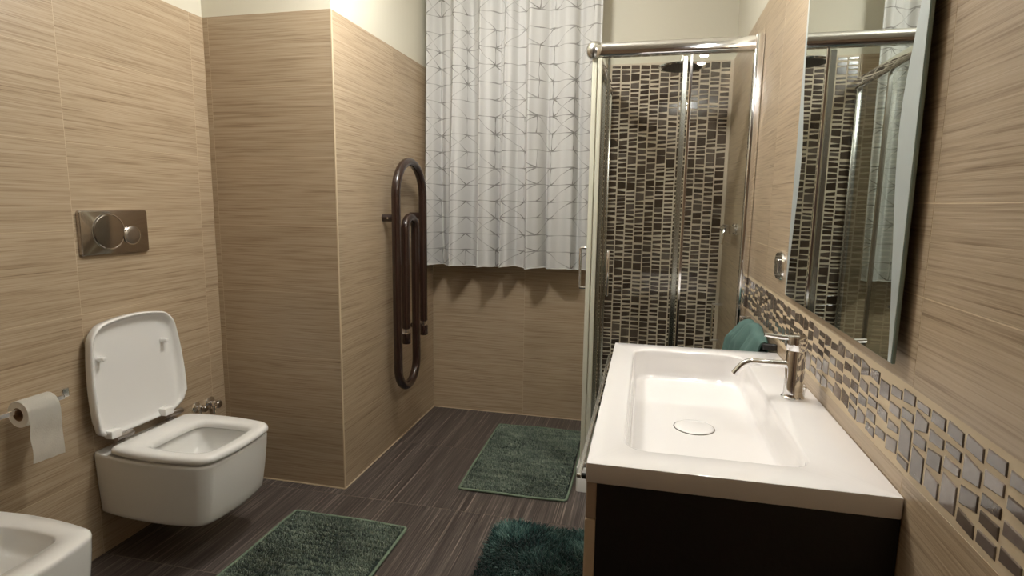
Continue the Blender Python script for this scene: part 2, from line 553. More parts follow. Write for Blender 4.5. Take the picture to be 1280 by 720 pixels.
# light profile on the outer corner of the pillar
c = obj('trim_1', box(XC - 0.004, XC + 0.0012, YC - 0.0012, YC + 0.004, 0.001, TILE_TOP, bev=0.0006), M_GROUTW)
tag(c, kind='structure')
for i, b in enumerate(((XC, XC + 0.004, YC, YB, 0, 0.004), (XL, XC, YC - 0.004, YC, 0, 0.004), (XC, XS, YB - 0.004, YB, 0, 0.004))):
    tag(obj('trim_%d' % (i + 2), box(*b), M_GROUTW), kind='structure')

# floor tiles 0.31 x 0.63, grain running into the room
for a0, a1 in spans(XL, XR, -1.37, 0.3075):
    for b0, b1 in spans(YF, YB, 2.247, 0.627):
        tile(flo, 'floor_tile', 'z', 0.0, a0, a1, b0, b1, M_FLOOR, 0.008, joint=0.0028)

# ------------------------------------------------------------------ mosaic
class Piece:
    pass
rg = random.Random(11)
def variant(w, h, th, rg):
    """irregular four-sided mosaic piece, centred, lying in the local (a, b) plane, thickness along c"""
    j = lambda s: rg.uniform(-s, s)
    t = 0.0036 if h < 0.022 else 0.0055
    q = [(-w / 2 + j(.0008), -h / 2 + j(t)), (w / 2 + j(.0008), -h / 2 + j(t)), (w / 2 + j(.0008), h / 2 + j(t)), (-w / 2 + j(.0008), h / 2 + j(t))]
    e = 0.0014
    f = [(x * (1 - 2 * e / w), y * (1 - 2 * e / h)) for x, y in q]
    return q, f, th
HTS = [0.0115, 0.015, 0.018, 0.021, 0.027, 0.040]
HW = [4, 5, 5, 3.5, 2.0, 1.6]
VARS = {}
def piece_geo(axis, h, w, k):
    key = (h, w, k)
    if key not in VARS:
        VARS[key] = variant(w, h, 0.0025, rg)
    q, f, th = VARS[key]
    if axis == 'y-':
        vs = [(x, 0.004, y) for x, y in q] + [(x, -th + 0.0009, y) for x, y in q] + [(x, -th, y) for x, y in f]
        fl = False
    else:
        vs = [(0.004, x, y) for x, y in q] + [(-th + 0.0009, x, y) for x, y in q] + [(-th, x, y) for x, y in f]
        fl = True
    fs = []
    for r in (0, 4):
        for i in range(4):
            i2 = (i + 1) % 4
            fs.append((r + i, r + i2, r + 4 + i2, r + 4 + i))
    fs.append((8, 9, 10, 11))
    if fl: fs = [x[::-1] for x in fs]
    return vs, fs
MESH = {}
def piece_mesh(axis, h, w, k, mat):
    key = (axis, h, w, k, mat.name)
    if key not in MESH:
        vs, fs = piece_geo(axis, h, w, k)
        me = bpy.data.meshes.new('mosaic_tile')
        me.from_pydata(vs, [], fs)
        me.materials.append(mat)
        MESH[key] = me
    return MESH[key]

def mosaic(parent, axis, plane, a0, a1, z0, z1, pitch, w, mat, rank, nmax=300, hts=HTS, hw=HW, gap=0.0088):
    ps = []
    n = int((a1 - a0) / pitch)
    off = ((a1 - a0) - n * pitch) / 2 + pitch / 2
    for i in range(n):
        a = a0 + off + i * pitch
        hs = []
        while True:
            h = rg.choices(hts, hw)[0]
            if sum(hs) + len(hs) * gap + h > z1 - z0 - gap * 0.6: break
            hs.append(h)
        slack = (z1 - z0) - sum(hs)
        g = slack / (len(hs) + 1)
        z = z0 + g
        for h in hs:
            org = (a, plane, z + h / 2) if axis == 'y-' else (plane, a, z + h / 2)
            ps.append((org, h, rg.randrange(5)))
            z += h + g
    ps.sort(key=rank)
    for org, h, k in ps[:nmax]:
        link_mesh('mosaic_tile', piece_mesh(axis, h, w, k, mat), mat, parent, org)
    rest = ps[nmax:]
    if rest:
        V, Fa = [], []
        c = Vector((sum(o[0][0] for o in rest), sum(o[0][1] for o in rest), sum(o[0][2] for o in rest))) / len(rest)
        for org, h, k in rest:
            vs, fs = piece_geo(axis, h, w, k)
            b = len(V)
            V += [tuple(Vector(v) + Vector(org) - c) for v in vs]
            Fa += [tuple(b + i for i in f) for f in fs]
        me = bpy.data.meshes.new('mosaic_field')
        me.from_pydata(V, [], Fa)
        o = link_mesh('mosaic_field', me, mat, parent, c)
        o['kind'] = 'stuff'
    return ps

# band along the right wall
obj('grout_bed', box(XR + 0.001, XR + TT, YF, YS, BZ0, BZ1), M_GROUT, w_right)
for a0, a1 in spans(YS, YB, 0.40, 0.60): tile(w_right, 'wall_tile', 'x-', XR, a0, a1, BZ0, BZ1, M_TILE, TT)
mosaic(w_right, 'x-', XR + 0.001, YF + 0.02, YS - 0.002, BZ0 + 0.001, BZ1 - 0.001, 0.0478, 0.0405, M_MOS_B,
       rank=lambda p: abs(p[0][1] - 0.62) if p[0][1] < 0.62 else (p[0][1] - 0.62) * 0.5, hts=[0.015, 0.019, 0.024, 0.030, 0.046], hw=[4, 5, 4, 2.5, 1.2], gap=0.0088)
# shower wall
obj('grout_bed', box(XS + 0.012, XR, YB + 0.001, YB + TT, 0, TILE_TOP - 0.003), M_GROUT, w_back)
mosaic(w_back, 'y-', YB + 0.001, XS + 0.014, XR - 0.012, 0.14, TILE_TOP - 0.004, 0.0535, 0.0462, M_MOS_S,
       rank=lambda p: (0 if 0.75 < p[0][2] else 10) - p[1] * 10 - (0.1 if p[0][0] < 0.35 else 0))

# window behind the curtain
wi = tag(obj('window_1', box(-1.12, -0.5, YB + 0.001, YB + TT + 0.01, 1.15, 2.35, bev=0.002), M_WOODD), kind='structure')
for x0, x1, z0, z1 in ((-1.12, -0.5, 1.15, 1.2), (-1.12, -0.5, 2.3, 2.35), (-1.12, -1.07, 1.2, 2.3), (-0.55, -0.5, 1.2, 2.3)):
    obj('window_frame', box(x0, x1, YB - 0.03, YB + 0.002, z0, z1, bev=0.003), M_WOODD, wi)

# ================================================================== CEILING LAMP (out of frame, lights the room)
LX, LY, LZ = -0.74, 2.00, 2.48
lamp = empty('ceiling_lamp', (LX, LY, ZC), 'ceiling spot lamp with three lit bulbs over the middle of the bathroom', 'lamp')
obj('ceiling_plate', lathe([(0, 0), (0.075, 0), (0.075, -0.02), (0.06, -0.026), (0, -0.026)], (LX, LY, ZC), 'z', 32), M_CHROME, lamp, True)
for k in range(3):
    a = radians(20 + 120 * k)
    bx, by = LX + 0.10 * cos(a), LY + 0.10 * sin(a)
    arm = obj('lamp_arm', sweep([(LX + .04 * cos(a), LY + .04 * sin(a), ZC - 0.02), (bx, by, ZC - 0.07), (bx, by, LZ + 0.09)], 0.007), M_CHROME, lamp, True)
    obj('lamp_socket', lathe([(0, 0.10), (0.02, 0.10), (0.026, 0.03), (0.022, 0.028), (0, 0.03)], (bx, by, LZ), 'z', 20), M_CHROME, arm, True)
    obj('bulb', lathe([(0, -0.034)] + [(0.034 * sin(t), -0.034 * cos(t)) for t in [pi * i / 10 for i in range(1, 10)]] + [(0, 0.034)], (bx, by, LZ), 'z', 20), M_BULBC, arm, True)
# lamp above the mirror
ml = empty('mirror_lamp', (XR, 1.50, 2.25), 'wall lamp bar with three small lit spots above the mirror', 'lamp')
obj('wall_plate', box(XR + 0.001, XR + TT + 0.012, 1.44, 1.56, 2.22, 2.28, bev=0.003), M_CHROME, ml)
obj('lamp_bar', sweep([(0.275, 1.28, 2.25), (0.275, 1.72, 2.25)], 0.009), M_CHROME, ml, True)
obj('lamp_arm', sweep([(XR + 0.005, 1.5, 2.25), (0.275, 1.5, 2.25)], 0.008), M_CHROME, ml, True)
for y in (1.32, 1.50, 1.68):
    s = obj('spot_head', lathe([(0, 0.0), (0.012, 0.0), (0.030, -0.055), (0.028, -0.056), (0.010, -0.01), (0, -0.01)], (0.275, y, 2.245), 'z', 20), M_CHROME, ml, True)
    obj('bulb', lathe([(0, -0.060), (0.018, -0.055), (0.024, -0.045), (0.012, -0.025), (0, -0.020)], (0.275, y, 2.24), 'z', 20), M_BULBM, s, True)

# ================================================================== TOILET
ZR = 0.405
def pan(zs, x0, x1, y0, y1, hole, depth, water=False):
    """outer shell up to the rim, over it and down into the bowl"""
    rad = (0.034, 0.034, 0.01, 0.01)
    rings = []
    zb, zt = zs
    hx = (x0 + x1) / 2
    base = rrect(x0, x1, y0, y1, rad, (0.026, 0.024, 0, 0.024))
    def shrink(o2, front, side):
        cy = (y0 + y1) / 2
        return [(x0 + (x - x0) * (1 - front / (x1 - x0)), cy + (y - cy) * (1 - side / (y1 - y0) * 2)) for x, y in o2]
    rings.append(at_z(shrink(base, 0.10, 0.045), zb))
    rings.append(at_z(shrink(base, 0.040, 0.016), zb + 0.0015))
    rings.append(at_z(shrink(base, 0.030, 0.012), zb + 0.007))
    for t in (0.08, 0.2, 0.4, 0.6, 0.8, 0.93):
        z = zb + (zt - zb) * t
        rings.append(at_z(shrink(base, 0.028 * (1 - t) ** 1.5, 0.012 * (1 - t) ** 1.5), z))
    rings.append(at_z(base, zt - 0.010))
    rings.append(at_z(shrink(base, 0.002, 0.001), zt - 0.004))
    rings.append(at_z(shrink(base, 0.007, 0.004), zt))
    h = rrect(*hole, (0.035, 0.035, 0.05, 0.05), (0.012, 0.01, 0.008, 0.01))
    rings.append(at_z(inset2(h, -0.006), zt))
    rings.append(at_z(h, zt - 0.006))
    for d_, s in ((0.05, 0.006), (0.08, 0.016), (0.095, 0.03), (0.13, 0.05), (0.165, 0.075), (0.185, 0.10)):
        if s * 2.2 < min(hole[1] - hole[0], hole[3] - hole[2]) and d_ * depth / 0.185 < zt - zb - 0.02:
            rings.append(at_z(inset2(h, s), zt - d_ * depth / 0.185))
    return loft(rings)
toilet = empty('toilet', (XL, 1.79, 0.165), 'white wall hung toilet with squared pan and its lid raised against the wall', 'toilet')
obj('bowl', pan((0.165, ZR), XL + 0.001, -1.468, 1.612, 1.972, (-1.76, -1.505, 1.66, 1.92), 0.185), M_CERAMIC, toilet, True, 50)
# seat ring
def taper(o2):     # seat a little wider at the hinges than at the front
    return [(x, 1.789 + (y - 1.789) * (1 + 0.10 * (-1.60 - x))) for x, y in o2]
so = taper(rrect(-1.868, -1.455, 1.610, 1.968, (0.035, 0.035, 0.018, 0.018), (0.022, 0.022, 0, 0.022)))
si = rrect(-1.748, -1.504, 1.658, 1.905, (0.034, 0.034, 0.030, 0.030), (0.014, 0.012, 0.006, 0.012))
seat_r = [at_z(inset2(so, 0.006), ZR + 0.006), at_z(inset2(so, 0.001), ZR + 0.010), at_z(so, ZR + 0.018), at_z(inset2(so, 0.002), ZR + 0.026), at_z(inset2(so, 0.008), ZR + 0.032),
          at_z(inset2(so, 0.016), ZR + 0.034), at_z(inset2(si, -0.018), ZR + 0.034), at_z(inset2(si, -0.008), ZR + 0.031), at_z(inset2(si, -0.002), ZR + 0.024), at_z(si, ZR + 0.014), at_z(inset2(si, -0.002), ZR + 0.006)]
b_ = loft(seat_r + [seat_r[0]], False, False)
bmesh.ops.remove_doubles(b_, verts=b_.verts, dist=1e-5)
seat = obj('seat', b_, M_PLASTIC, toilet, True, 50)
# lid: shallow tray standing up; (s across, t up from the hinge)
def lid_map(y, t, d):       # d = distance towards the room from the back face
    ang = radians(4.0)
    if t < 0.06: d *= 0.32 + 0.68 * max(0.0, t / 0.06) ** 1.5     # the rim runs out above the hinges
    x = -1.906 - t * sin(ang) + d * cos(ang)
    z = ZR + 0.050 + t * cos(ang) + d * sin(ang)
    return (x, y, z)
def lid_outline(g):
    # u up the lid, v across; wider above the hinges and tapering a little to the rounded front edge
    o = rrect(0.0, 0.414, 1.590, 1.990, (0.050, 0.050, 0.035, 0.035), (0.026, 0.012, -0.0, 0.012))
    o = [(u, 1.791 + (v - 1.791) * (1.0 - 0.10 * (u / 0.414) ** 2.0 - 0.20 * max(0, 1 - u / 0.06) ** 2)) for u, v in o]
    return inset2(o, g)
LR = [(0.012, 0.000), (0.004, 0.003), (0.0, 0.010), (0.0, 0.030), (0.0015, 0.036), (0.005, 0.038), (0.009, 0.036), (0.014, 0.022), (0.024, 0.011), (0.040, 0.008)]
lid = obj('lid', loft([[lid_map(v, u, d_) for u, v in lid_outline(g)] for g, d_ in LR]), M_PLASTIC, toilet, True, 50)
for y, u in ((1.640, 0.30), (1.925, 0.305)):
    p0 = Vector(lid_map(y, u, 0.010)); p1 = Vector(lid_map(y, u, 0.040))
    obj('lid_buffer', sweep([p0, p0.lerp(p1, .5), p0.lerp(p1, .8), p1, p1 + (p1 - p0) * .08], [0.011, 0.009, 0.010, 0.008, 0.003], 14), M_PLASTIC, lid, True)
for y in (1.672, 1.915):
    h = obj('hinge', add_sweep(box(-1.900, -1.880, y - 0.020, y + 0.020, ZR + 0.0005, ZR + 0.030, bev=0.004, seg=2),
        [(-1.882, y - 0.022, ZR + 0.045), (-1.882, y + 0.050, ZR + 0.045)], 0.0115, 16), M_PLATE2, toilet, True, label='satin steel hinge')
    obj('hinge_block', box(-1.906, -1.868, y - 0.048, y - 0.002, ZR + 0.052, ZR + 0.084, bev=0.006, seg=2), M_PLASTIC, lid, True)

# ================================================================== BIDET
bidet = empty('bidet', (XL, 1.02, 0.165), 'white wall hung bidet with squared rim in the near left corner', 'bidet')
obj('bowl', pan((0.165, 0.40), XL + 0.001, -1.478, 0.845, 1.212, (-1.80, -1.545, 0.90, 1.160), 0.13), M_CERAMIC, bidet, True, 50)
obj('drain', lathe([(0, 0.004), (0.018, 0.004), (0.022, 0.0), (0, 0.0)], (-1.66, 1.03, 0.29), 'z', 20), M_CHROME, bidet, True)
tap = empty('bidet_tap', (-1.88, 1.028, 0.40), 'chrome single lever tap on the back ledge of the bidet', 'tap')
obj('body', lathe([(0, 0), (0.026, 0), (0.026, 0.004), (0.022, 0.006), (0.022, 0.085), (0.018, 0.09), (0, 0.09)], (-1.88, 1.028, 0.4005), 'z', 24), M_CHROME, tap, True)
obj('spout', sweep([(-1.88, 1.028, 0.44), (-1.82, 1.028, 0.445), (-1.78, 1.028, 0.435)], 0.010), M_CHROME, tap, True)
obj('lever', box(-1.885, -1.80, 1.020, 1.036, 0.491, 0.497, bev=0.002), M_CHROME, tap)

# ================================================================== FLUSH PLATE
fp = empty('flush_plate', (XL, 1.774, 1.207), 'polished steel flush plate with two round buttons above the toilet', 'flush plate')
def vplate(y0, y1, z0, z1, x, th, rad, bev, n=6):
    o = rrect(y0, y1, z0, z1, (rad,) * 4, seg=n, side=2)
    f = lambda oo, xx: [(xx, a, b) for a, b in oo]
    return loft([f(o, x), f(o, x + th - bev), f(inset2(o, bev * 0.4), x + th - bev * 0.3), f(inset2(o, bev), x + th)])
obj('frame', vplate(1.632, 1.916, 1.126, 1.289, XL, 0.015, 0.010, 0.004), M_PLATE, fp, True, 30)
def disc(y, z, r, x, th=0.004):
    return lathe([(0, 0), (r, 0), (r, th * 0.5), (r - 0.0022, th), (r * 0.5, th * 1.25), (0, th * 1.35)], (x, y, z), 'x', 48)
obj('button_ring', lathe([(0.064, 0), (0.064, 0.0016), (0.0675, 0.0016), (0.0675, 0)], (XL + 0.0148, 1.742, 1.210), 'x', 48), M_CHROME, fp, True)
obj('flush_button', disc(1.742, 1.210, 0.0625, XL + 0.0148), M_PLATE, fp, True, label='large round polished button')
obj('button_ring', lathe([(0.034, 0), (0.034, 0.0030), (0.037, 0.0030), (0.037, 0)], (XL + 0.0165, 1.838, 1.193), 'x', 40), M_CHROME, fp, True)
obj('flush_button', disc(1.838, 1.193, 0.0335, XL + 0.0168), M_PLATE2, fp, True, label='small round satin button')

# ================================================================== PAPER HOLDER AND ROLL
PX = XL + 0.068
hold = empty('paper_holder', (XL, 1.27, 0.69), 'chrome toilet paper holder fixed to the left wall near the bidet', 'paper holder')
obj('wall_mount', add_lathe(box(XL, XL + 0.008, 1.205, 1.245, 0.668, 0.708, bev=0.003), [(0, 0), (0.010, 0), (0.010, PX - XL), (0, PX - XL)], (XL, 1.225, 0.688), 'x', 16), M_CHROME, hold, True)
obj('arm', box(PX - 0.004, PX + 0.004, 1.213, 1.475, 0.664, 0.6795, bev=0.002, seg=2), M_CHROME, hold)
obj('end_hook', box(PX - 0.004, PX + 0.004, 1.468, 1.492, 0.668, 0.700, bev=0.003, seg=2), M_CHROME, hold)
RC = 0.661; RR = 0.042
roll = empty('toilet_paper_roll', (PX, 1.37, RC - RR), 'white toilet paper roll with a loose sheet hanging from the holder', 'toilet paper')
y0, y1 = 1.326, 1.426
obj('core', lathe([(0.0215, y0 + .001), (0.0215, y1 - .001), (0.019, y1 - .001), (0.019, y0 + .001), (0.0215, y0 + .001)], (PX, 0, RC), 'y', 32), M_CARD, roll, True)
obj('paper', lathe([(0.0216, y0), (RR - .001, y0), (RR, y0 + .001), (RR, y1 - .001), (RR - .001, y1), (0.0216, y1), (0.0216, y0)], (PX, 0, RC), 'y', 48), M_PAPER, roll, True)
prof = []
for i in range(9):
    a = radians(100 - 100 * i / 8)
    prof.append((PX + (RR + 0.0012) * cos(a), RC + (RR + 0.0012) * sin(a)))
for i in range(1, 15):
    prof.append((PX + RR + 0.0012 + 0.002 * sin(i * 0.7), RC - i * 0.0112))
bm = bmesh.new()
gr = []
for k in range(9):
    y = y0 + (y1 - y0) * k / 8
    gr.append([bm.verts.new((x + (0.0012 * sin(k * 1.9 + j * 0.8) if j > 9 else 0), y, z - (0.004 * k / 8 if j == len(prof) - 1 else 0))) for j, (x, z) in enumerate(prof)])
for a, b in zip(gr, gr[1:]):
    for j in range(len(prof) - 1): bm.faces.new((a[j], b[j], b[j + 1], a[j + 1]))
bmesh.ops.solidify(bm, geom=bm.faces[:], thickness=0.0006)
obj('loose_sheet', bm, M_PAPER, roll, True, 60)

# ================================================================== ANGLE VALVES
for i, (y, z, r) in enumerate(((2.115, 0.402, 0.021), (2.200, 0.395, 0.026))):
    lab = ('smaller chrome angle valve low on the wall, partly hidden by the toilet', 'larger chrome angle valve low on the wall beside the pillar')[i]
    v = empty('angle_valve', (XL, y, z), lab, 'valve', 'chrome valves beside the toilet')
    obj('rosette', lathe([(0, 0), (r + 0.004, 0), (r + 0.004, 0.003), (r * 0.7, 0.010), (0, 0.010)], (XL, y, z), 'x', 28), M_CHROME, v, True)
    obj('body', lathe([(0, 0.008), (0.010, 0.008), (0.010, 0.022), (0.013, 0.024), (0.013, 0.034), (0, 0.034)], (XL, y, z), 'x', 20), M_CHROME, v, True)
    obj('valve_knob', lathe([(0, 0.033), (r * 0.62, 0.034), (r * 0.7, 0.038), (r * 0.7, 0.048), (r * 0.55, 0.052), (0, 0.053)], (XL, y + 0.004, z - 0.004), 'x', 24), M_PLATE, v, True)
    obj('outlet', sweep([(XL + 0.020, y, z), (XL + 0.020, y, z - 0.03), (XL + 0.020, y, z - 0.05)], [0.008, 0.008, 0.007]), M_CHROME, v, True)

# ================================================================== PAPERCLIP TOWEL RADIATOR
RX = XC + 0.078
rad = empty('towel_radiator', (XC, 2.91, 0.32), 'dark brown towel radiator bent like a paperclip on the pillar side', 'radiator')
def arc(cy, cz, r, a0, a1, n=18):
    return [(RX, cy + r * cos(radians(a0 + (a1 - a0) * i / n)), cz + r * sin(radians(a0 + (a1 - a0) * i / n))) for i in range(n + 1)]
yl, yr, yil, yir, yrb = 2.738, 3.098, 2.848, 2.985, 2.985
rt = 0.023
ro = (yr - yl) / 2; ri = (yir - yil) / 2; rb = (yrb - yl) / 2
path = [(RX, yr, 0.655)] + [(RX, yr, 0.9), (RX, yr, 1.2)] + arc((yl + yr) / 2, 1.567 - rt - ro, ro, 0, 180)
path += [(RX, yl, 1.0), (RX, yl, 0.7)] + arc((yl + yrb) / 2, 0.318 + rt + rb, rb, 180, 360)
path += [(RX, yrb, 0.7), (RX, yrb, 1.0)] + arc((yil + yir) / 2, 1.276 - rt - ri, ri, 0, 180) + [(RX, yil, 0.9), (RX, yil, 0.66)]
obj('tube', sweep(path, rt, 20), M_BROWN, rad, True)
for y, z in ((yl + 0.012, 1.252), (yr - 0.0, 1.258), (yil, 0.625), (yr, 0.622)):
    if z > 1:
        bk = obj('wall_bracket', sweep([(XC + 0.0008, y - 0.0, z), (RX - 0.0, y, z)], 0.019, 18), M_BROWN, rad, True)
        obj('screw', sweep([(XC + 0.035, y - 0.0185, z), (XC + 0.035, y - 0.0215, z)], 0.0045, 12), M_CHROME, bk, True)
    else:
        obj('wall_bracket', sweep([(XC + 0.0008, y, z), (RX, y, z)], 0.013, 16), M_BROWN if y > 3.0 else M_CHROME, rad, True)
for y, z in ((yil, 0.66), (yr, 0.655)):
    obj('valve_collar', lathe([(0, 0), (0.014, 0), (0.018, -0.004), (0.018, -0.018), (0.014, -0.022), (0.014, -0.036), (0, -0.036)], (RX, y, z), 'z', 20), M_CHROME, rad, True)
    obj('end_cap', lathe([(0, 0), (0.023, 0), (0.024, -0.004), (0.024, -0.052), (0.021, -0.056), (0, -0.056)], (RX, y, z - 0.030), 'z', 24), M_BROWN, rad, True)

# ================================================================== CURTAIN
cur_z0, cur_z1 = 0.962, 2.60
cx0, cx1 = -1.302, -0.285
NX, NZ = 520, 40
rgc = random.Random(5)
folds = []
s = -0.06
while s < 1:
    w_ = rgc.uniform(0.10, 0.19)
    folds.append((s, w_, rgc.uniform(0.6, 1.2)))
    s += w_
def fold_y(t):
    for s0, w_, a in folds:
        if s0 <= t <= s0 + w_:
            q = (t - s0) / w_
            return a * (0.5 - 0.5 * cos(2 * pi * q)) + 0.10 * sin(6 * pi * q) * a, a
    return 0.0, 1.0
bm = bmesh.new()
uvl = bm.loops.layers.uv.new('UVMap')
rows = []
cloth_u = [0.0]
pts0 = []
for i in range(NX + 1):
    t = i / NX
    fy, a = fold_y(t)
    pts0.append((t, fy))
for i in range(1, NX + 1):
    dx = (cx1 - cx0) / NX; dy = (pts0[i][1] - pts0[i - 1][1]) * 0.08
    cloth_u.append(cloth_u[-1] + sqrt(dx * dx + dy * dy) * (1.0 + 0.35 * sin(i * 0.11)))
for j in range(NZ + 1):
    q = j / NZ
    z = cur_z0 + (cur_z1 - cur_z0) * q
    amp = 0.118 - 0.065 * q
    row = []
    for i, (t, fy) in enumerate(pts0):
        shear = 0.010 * sin(t * 23 + q * 2.0) * (1 - q)
        y = 3.362 - amp * fy - 0.008 * sin(t * 61 + 1.5 * q) - 0.006 * sin(q * 5 + t * 9)
        x = cx0 + (cx1 - cx0) * t + 0.012 * sin(2 * pi * t * 7.3 + 1.2) * (1 - 0.5 * q) + shear
        x = max(x, XC + 0.012)
        row.append(bm.verts.new((x, y, z + 0.004 * sin(t * 40) * (1 - q))))
    rows.append(row)
for j in range(NZ):
    for i in range(NX):
        f = bm.faces.new((rows[j][i], rows[j][i + 1], rows[j + 1][i + 1], rows[j + 1][i]))
        for l, (ii, jj) in zip(f.loops, ((i, j), (i + 1, j), (i + 1, j + 1), (i, j + 1))):
            l[uvl].uv = (cloth_u[ii], (cur_z1 - cur_z0) * jj / NZ)
hem_pts = [v.co.copy() for v in rows[0]]
top_y = 3.31
curt = empty('curtain', (-0.79, 3.30, cur_z0), 'white curtain printed with grey stars and lines, hanging over the window', 'curtain')
obj('cloth', bm, M_CURT, curt, True, 180)
obj('hem', sweep(hem_pts[::4], 0.0026, 6), simple('white_hem', S(236, 234, 230), 0.8), curt, True)
rod = empty('curtain_rod', (-0.80, 3.31, 2.61), 'white curtain rod carrying the printed curtain', 'curtain rod')
obj('pole', sweep([(XC + 0.001, 3.31, 2.612), (0.0, 3.31, 2.612)], 0.012, 16), M_ROD, rod, True)
obj('bracket', box(-0.03, -0.01, 3.31, YB + TT, 2.602, 2.622, bev=0.003), M_ROD, rod)

# ================================================================== SHOWER
tray = obj('shower_tray', loft([at_z(o_, z) for o_, z in [
    (rrect(-0.272, XR - 0.001, 2.548, YB - 0.002, (0.012, 0.002, 0.002, 0.015)), 0.0),
    (rrect(-0.272, XR - 0.001, 2.548, YB - 0.002, (0.012, 0.002, 0.002, 0.015)), 0.115),
    (inset2(rrect(-0.272, XR - 0.001, 2.548, YB - 0.002, (0.012, 0.002, 0.002, 0.015)), 0.004), 0.12),
    (inset2(rrect(-0.272, XR - 0.001, 2.548, YB - 0.002, (0.012, 0.002, 0.002, 0.015)), 0.05), 0.12),
    (inset2(rrect(-0.272, XR - 0.001, 2.548, YB - 0.002, (0.012, 0.002, 0.002, 0.015)), 0.056), 0.115),
    (inset2(rrect(-0.272, XR - 0.001, 2.548, YB - 0.002, (0.012, 0.002, 0.002, 0.015)), 0.075), 0.085)]]), M_CERAMIC, None, True, 40)
tag(tray, 'white ceramic shower tray on the floor under the glass enclosure', 'shower tray')
sh = empty('shower_enclosure', (0.07, 2.563, 0.12), 'clear glass corner shower enclosure with chrome rails and sliding doors', 'shower')
ZT0, ZT1 = 1.945, 2.005
RXL = XS + 0.01
def rail_profile(c0, c1, z, half=0.028):
    """rounded head rail"""
    return sweep([c0, c1], half, 20)
zr = (ZT0 + ZT1) / 2
def add_rail(p0, p1, axis):
    o = rrect(-0.022, 0.022, ZT0, ZT1, (0.016, 0.022, 0.022, 0.016), seg=6, side=2)
    if axis == 'x': return loft([[(p0[0], p0[1] + a, b) for a, b in o], [(p1[0], p1[1] + a, b) for a, b in o]])
    return loft([[(p0[0] + a, p0[1], b) for a, b in o], [(p1[0] + a, p1[1], b) for a, b in o]])
obj('head_rail', add_rail((RXL, YS), (XR - 0.035, YS), 'x'), M_CHROME, sh, True, 30)
obj('head_rail', add_rail((RXL, YS), (RXL, YB - 0.002), 'y'), M_CHROME, sh, True, 30)
obj('corner_cap', lathe([(0, -0.036), (0.02, -0.033), (0.031, -0.02), (0.034, -0.004), (0.034, 0.010), (0.029, 0.024), (0.016, 0.033), (0, 0.036)], (RXL - 0.006, YS - 0.006, zr), 'z', 28), M_SATIN, sh, True)
obj('bottom_rail', box(RXL - 0.008, XR - 0.03, YS - 0.012, YS + 0.012, 0.12, 0.145, bev=0.004), M_CHROME, sh)
obj('bottom_rail', box(RXL - 0.012, RXL + 0.012, YS, YB - 0.002, 0.12, 0.145, bev=0.004), M_CHROME, sh)
obj('wall_profile', box(XR - 0.036, XR - 0.001, YS - 0.018, YS + 0.018, 0.12, ZT1 + 0.004, bev=0.006, seg=3), M_CHROME, sh, True)
obj('wall_profile', box(RXL - 0.014, RXL + 0.016, YB - 0.034, YB - 0.002, 0.145, ZT0 + 0.045, bev=0.004, seg=2), M_SATIN, sh, True)
# fixed panes
g1 = obj('fixed_pane', box(0.118, XR - 0.034, YS + 0.004, YS + 0.010, 0.14, ZT0 + 0.01), M_GLASS, sh)
obj('pane_edge_profile', box(0.112, 0.134, YS - 0.001, YS + 0.016, 0.145, ZT0 - 0.005, bev=0.003), M_SATIN, g1)
g2 = obj('fixed_pane', box(RXL + 0.003, RXL + 0.009, 3.02, YB - 0.03, 0.14, ZT0 + 0.01), M_GLASS, sh)
obj('pane_edge_profile', box(RXL - 0.002, RXL + 0.014, 3.015, 3.027, 0.145, ZT0 - 0.005, bev=0.002), M_SATIN, g2)
# sliding doors
d1 = obj('sliding_door', box(RXL + 0.026, 0.148, YS - 0.012, YS - 0.006, 0.15, ZT0 + 0.005), M_GLASS, sh)
obj('door_edge_profile', box(0.140, 0.152, YS - 0.016, YS - 0.002, 0.15, ZT0 - 0.002, bev=0.002), M_CHROME, d1)
obj('door_seal', box(RXL + 0.012, RXL + 0.030, YS - 0.020, YS - 0.004, 0.15, ZT0 - 0.002, bev=0.003), M_SEAL, d1)
obj('door_seal_inner', box(RXL + 0.052, RXL + 0.062, YS - 0.004, YS + 0.004, 0.15, ZT0 - 0.002, bev=0.002), M_SATIN, d1)
d2 = obj('sliding_door', box(RXL - 0.012, RXL - 0.006, YS + 0.024, 3.05, 0.15, ZT0 + 0.005), M_GLASS, sh)
obj('door_edge_profile', box(RXL - 0.016, RXL - 0.002, 3.043, 3.055, 0.15, ZT0 - 0.002, bev=0.002), M_SATIN, d2)
obj('door_seal', box(RXL - 0.014, RXL + 0.008, YS - 0.006, YS + 0.026, 0.15, ZT0 - 0.002, bev=0.003), M_SEAL, d2)
def uhandle(p0, p1, out, r=0.0065):
    p0, p1, out = Vector(p0), Vector(p1), Vector(out)
    m = [p0, p0 + out * 0.9, p0 + out + (p1 - p0) * 0.03, p1 + out + (p0 - p1) * 0.03, p1 + out * 0.9, p1]
    return sweep(m, r, 12)
obj('door_handle', uhandle((RXL - 0.009, 2.66, 1.135), (RXL - 0.009, 2.66, 0.950), (-0.042, 0, 0)), M_CHROME, d2, True, 60)
obj('door_handle', uhandle((RXL + 0.085, YS - 0.010, 1.135), (RXL + 0.085, YS - 0.010, 0.945), (0, -0.045, 0)), M_CHROME, d1, True, 60)

